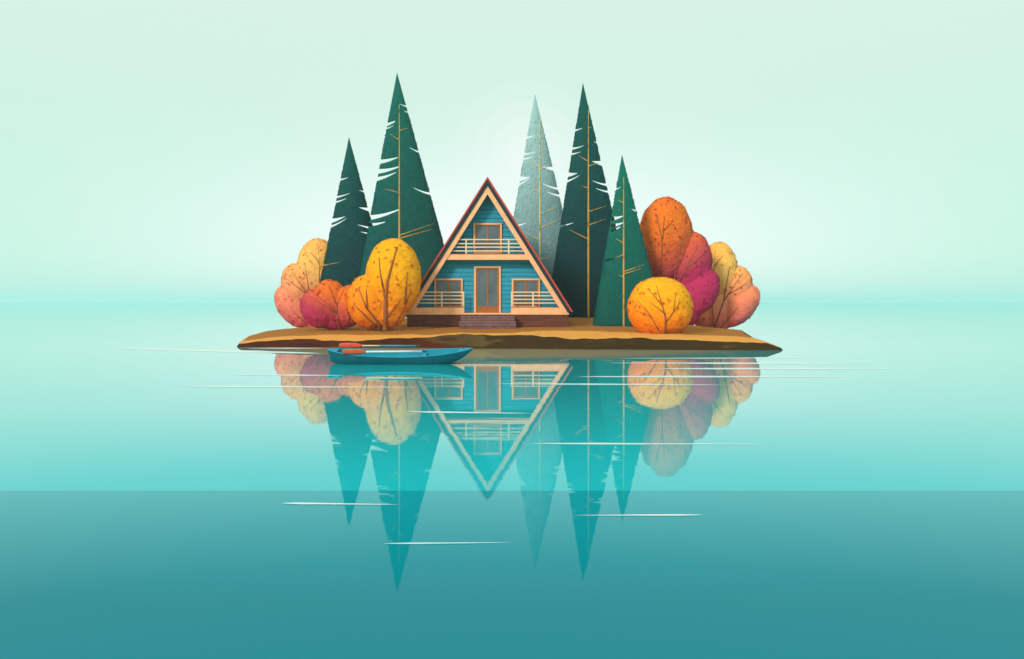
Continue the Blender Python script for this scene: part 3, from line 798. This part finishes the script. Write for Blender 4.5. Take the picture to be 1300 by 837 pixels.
# ------------------------------------------------------------------ canoe
def build_canoe():
    Lh = 2.66; NS, NP = 48, 14
    cx = hx(508.5, 30.5); roll = R(11)
    root = empty('canoe', (cx, 30.5, 0), 'teal canoe floating in front of the island', 'boat')
    def half(s):
        e = (1 - abs(s) ** 2.7) ** .75 if abs(s) < 1 else 0
        if s < 0: e = (1 - abs(s) ** 4.2) ** .8 if abs(s) < 1 else 0
        return .50 * e + .012
    def gun(s): return .37 + (.20 * s * s if s > 0 else .17 * s * s)
    def keel(s):
        if s > 0: return -.09 + .62 * s ** 4.6
        return -.09 + .40 * max(0, -s - .72) ** 1.5 * 3.0
    def xo(s, z, inn=0):
        # both stems rake outwards towards the rim
        r = (z + .1) / .6
        if s < -.8: return -.11 * (1 - r) * -1 * (-(s + .8) / .2)
        return 0
    def section(s, off):
        w = max(.004, half(s) - off); g = gun(s); k = keel(s) + off; pts = []
        for j in range(NP + 1):
            a = math.pi * j / NP
            y = -w * math.cos(a); u = abs(math.sin(a))
            zz = g - (g - k) * (u ** .55)
            pts.append((y, zz))
        return pts
    rot = Matrix.Rotation(roll, 4, 'X')
    def wpt(x, y, z): return rot @ V((x, y, z)) + V((cx, 30.5, 0))
    def shell(off, flip):
        bm = bmesh.new(); rows = []
        for i in range(NS + 1):
            s = -1 + 2 * i / NS; rows.append([bm.verts.new(wpt(s * (Lh - off) + xo(s, z), y, z)) for y, z in section(s, off)])
        for a, b in zip(rows, rows[1:]):
            for j in range(NP): bm.faces.new((a[j], a[j+1], b[j+1], b[j]) if flip else (a[j], b[j], b[j+1], a[j+1]))
        me = bpy.data.meshes.new('hull'); bm.to_mesh(me); bm.free(); return me
    link('hull', shell(0, False), M['canoe'], root, True)
    link('inside', shell(.022, True), M['canoe_in'], root, True)
    for sd in (-1, 1):
        pts = [wpt(-1 * Lh + 2 * Lh * i / 60 + xo(-1 + 2*i/60, gun(-1+2*i/60)), sd * (half(-1 + 2 * i / 60) - .011), gun(-1 + 2 * i / 60) + .004) for i in range(61)]
        MB().tube(pts, .02, 6).build('gunwale', M['canoe_in'], root, smooth=True)
    for s in (.32,):
        w = half(s) - .02; z = gun(s) - .13
        m = MB(); a = [wpt(s * Lh + dx, y, z + dz) for dx, y, dz in ((-.09, -w, 0), (.09, -w, 0), (.09, w, 0), (-.09, w, 0), (-.09, -w, .03), (.09, -w, .03), (.09, w, .03), (-.09, w, .03))]
        vs = [m.bm.verts.new(q) for q in a]
        for f in ((0,3,2,1), (4,5,6,7), (0,1,5,4), (1,2,6,5), (2,3,7,6), (3,0,4,7)): m.bm.faces.new([vs[i] for i in f])
        m.build('thwart', M['canoe_in'], root, bevel=.004)
    # end decks
    for s0, s1 in ((.80, .995), (-.995, -.86)):
        m = MB(); L_ = []; R_ = []
        for i in range(9):
            s = lerp(s0, s1, i / 8); L_.append(m.bm.verts.new(wpt(s * Lh + xo(s, gun(s)), -half(s) + .012, gun(s) + .008))); R_.append(m.bm.verts.new(wpt(s * Lh + xo(s, gun(s)), half(s) - .012, gun(s) + .008)))
        for i in range(8): m.bm.faces.new((L_[i], L_[i+1], R_[i+1], R_[i]))
        m.build('end_deck', M['canoe_in'], root)
    # carry loop near the bow
    pts = [wpt(2.10 + .26 * i / 10, .12, gun(.85) + .01 + .075 * math.sin(math.pi * i / 10)) for i in range(11)]
    MB().tube(pts, .011, 6).build('carry_loop', M['grip'], root, smooth=True)

    def paddle(label, A, B, face, split):
        """A blade end, B grip end (world points)"""
        d = (B - A).normalized(); L = (B - A).length
        r = empty('paddle', A, label, 'paddle', 'paddles lying in the canoe')
        up = face; side = d.cross(up).normalized(); up = side.cross(d).normalized()
        m = MB(); prof = [(0, .055), (.03, .085), (.12, .105), (.35, .115), (.62, .105), (.80, .06), (.90, .022)]
        rows = []
        for t, w in prof:
            c = A + d * t
            rows.append([m.bm.verts.new(c + up * y + side * z) for y, z in ((-w, .0), (-w * .5, .006), (0, .009), (w * .5, .006), (w, 0), (w * .5, -.006), (0, -.009), (-w * .5, -.006))])
        for a, b in zip(rows, rows[1:]):
            for k in range(8): m.bm.faces.new((a[k], a[(k+1) % 8], b[(k+1) % 8], b[k]))
        m.bm.faces.new(rows[0]); m.bm.faces.new(rows[-1][::-1])
        m.build('blade', M['blade'], r, smooth=True)
        e = L - .17
        if split:
            MB().tube([A + d * .86, A + d * split], .024, 8).build('shaft', M['shaft'], r, smooth=True)
            MB().tube([A + d * (split - .01), A + d * (e + .02)], .029, 8).build('sleeve', M['tealshaft'], r, smooth=True)
        else: MB().tube([A + d * .86, A + d * e], .034, 8).build('shaft', M['shaft'], r, smooth=True)
        MB().tube([A + d * (e - .01), A + d * L], [.03, .034], 8).build('grip', M['grip'], r, smooth=True)
        # loop of cord at the throat
        pts = [A + d * (.86 + .05 * i) + up * (.035 * (-1) ** i) + side * .03 for i in range(5)]
        MB().tube(pts, .006, 5).build('cord', M['rail'], r)
    paddle('lower paddle with red blade hanging over the near side of the canoe', W(434.5, 446.8, 29.93), W(541.5, 446.2, 29.98), V((0, -.35, 1)), None)
    paddle('upper paddle with red blade and teal sleeve lying along the far side of the canoe', W(430.5, 438.9, 30.95), W(534, 439.2, 30.95), V((0, -.2, 1)), 1.55)
build_canoe()

# ------------------------------------------------------------------ air
def build_haze():
    m = MB(); m.box(-6000, 6000, -150, 9000, -1.5, 21.5)
    N = NT('lake_haze'); v = N.n('ShaderNodeVolumePrincipled')
    v.inputs['Color'].default_value = (.80, 1.0, .95, 1); v.inputs['Density'].default_value = .0005; v.inputs['Anisotropy'].default_value = .3
    N.l(v.outputs[0], N.out.inputs['Volume'])
    o = m.build('haze', N.m); tag(o, kind='stuff')
build_haze()

# ------------------------------------------------------------------ sky, sun, camera
SUN_EL, SUN_AZ = 27, 34      # the soft sun stands up to the left, on the viewer's side
def build_world():
    w = bpy.data.worlds.new('World'); sc.world = w; w.use_nodes = True
    t = w.node_tree; t.nodes.clear(); n = t.nodes.new; l = t.links.new
    def mth(op, a, b=None, c=None):
        nd = n('ShaderNodeMath'); nd.operation = op
        for i, v in enumerate((a, b, c)):
            if v is None: continue
            if isinstance(v, bpy.types.NodeSocket): l(v, nd.inputs[i])
            else: nd.inputs[i].default_value = v
        return nd.outputs[0]
    def mix(f, a, b):
        nd = n('ShaderNodeMix'); nd.data_type = 'RGBA'
        for s_, v in ((nd.inputs[0], f), (nd.inputs[6], a), (nd.inputs[7], b)):
            if isinstance(v, bpy.types.NodeSocket): l(v, s_)
            else: s_.default_value = v
        return nd.outputs[2]
    tc = n('ShaderNodeTexCoord'); nm = n('ShaderNodeVectorMath'); nm.operation = 'NORMALIZE'; l(tc.outputs['Generated'], nm.inputs[0])
    s = n('ShaderNodeSeparateXYZ'); l(nm.outputs[0], s.inputs[0])
    el = mth('ARCSINE', s.outputs['Z'])
    e = mth('DIVIDE', el, math.pi / 2)
    r = n('ShaderNodeValToRGB'); cr = r.color_ramp
    stops = [(0.0, hexlin('#aeeadf')), (.009, hexlin('#bdf0de')), (.03, hexlin('#c5f5e1')), (.09, hexlin('#cbf5e3')), (.15, hexlin('#d4f4e5')), (.225, hexlin('#dcf5e8')), (.40, (.82, .92, .86, 1)), (1, (.80, .88, .86, 1))]
    while len(cr.elements) < len(stops): cr.elements.new(.5)
    for q, (p, c) in zip(cr.elements, stops): q.position = p; q.color = c
    l(e, r.inputs[0]); col = r.outputs[0]
    # bright haze low over the lake behind the island
    az = mth('ARCTAN2', s.outputs['X'], s.outputs['Y'])
    gx = mth('DIVIDE', az, .40)
    up = mth('MAXIMUM', mth('DIVIDE', mth('SUBTRACT', el, .055), .12), mth('DIVIDE', mth('SUBTRACT', .055, el), .062))
    g = mth('EXPONENT', mth('MULTIPLY', mth('ADD', mth('MULTIPLY', gx, gx), mth('MULTIPLY', up, up)), -1))
    col = mix(mth('MULTIPLY', g, 1.0), col, (1.02, 1.06, 1.06, 1))
    # pale rings round the veiled sun
    d = W(668, 196, 1) - CAM; d.normalize()
    dp = n('ShaderNodeVectorMath'); dp.operation = 'DOT_PRODUCT'; l(nm.outputs[0], dp.inputs[0]); dp.inputs[1].default_value = d
    ang = mth('ARCCOSINE', mth('MINIMUM', dp.outputs['Value'], 1))
    for rad, k in ((.024, .34), (.043, .26), (.062, .18), (.085, .12)):
        mr = n('ShaderNodeMapRange'); mr.inputs[1].default_value = rad + .0012; mr.inputs[2].default_value = rad - .0012
        mr.inputs[3].default_value = 0; mr.inputs[4].default_value = k
        l(ang, mr.inputs[0]); col = mix(mr.outputs[0], col, (.93, 1, .96, 1))
    sky = n('ShaderNodeTexSky'); sky.sky_type = 'NISHITA'; sky.sun_disc = False
    sky.sun_elevation = R(SUN_EL); sky.sun_rotation = R(180 + SUN_AZ)
    b1 = n('ShaderNodeBackground'); b1.inputs[1].default_value = 1.0; l(col, b1.inputs[0])
    b2 = n('ShaderNodeBackground'); b2.inputs[1].default_value = .10; l(sky.outputs[0], b2.inputs[0])
    mx = n('ShaderNodeMixShader'); mx.inputs[0].default_value = .03
    l(b1.outputs[0], mx.inputs[1]); l(b2.outputs[0], mx.inputs[2])
    o = n('ShaderNodeOutputWorld'); l(mx.outputs[0], o.inputs['Surface'])
build_world()

sun = bpy.data.lights.new('sun', 'SUN'); sun.energy = 2.5; sun.angle = R(12); sun.color = (1, .93, .84)
so = bpy.data.objects.new('sun', sun); COL.objects.link(so)
el, a = R(SUN_EL), R(SUN_AZ)
src = V((-math.sin(a) * math.cos(el), -math.cos(a) * math.cos(el), math.sin(el)))
so.rotation_euler = src.to_track_quat('Z', 'Y').to_euler(); so.location = (-30, -20, 40)

cam = bpy.data.cameras.new('camera'); co = bpy.data.objects.new('camera', cam); COL.objects.link(co)
co.location = CAM; co.rotation_euler = (R(90), 0, 0)
cam.sensor_width = 36; cam.lens = F / 1300 * 36; cam.shift_y = (HY - 418.5) / 1300
cam.clip_start = .1; cam.clip_end = 30000
sc.camera = co
sc.cycles.volume_bounces = 4; sc.cycles.max_bounces = 12
vs = sc.view_settings; vs.view_transform = 'Standard'; vs.look = 'None'; vs.exposure = 0; vs.gamma = 1; vs.use_curve_mapping = False
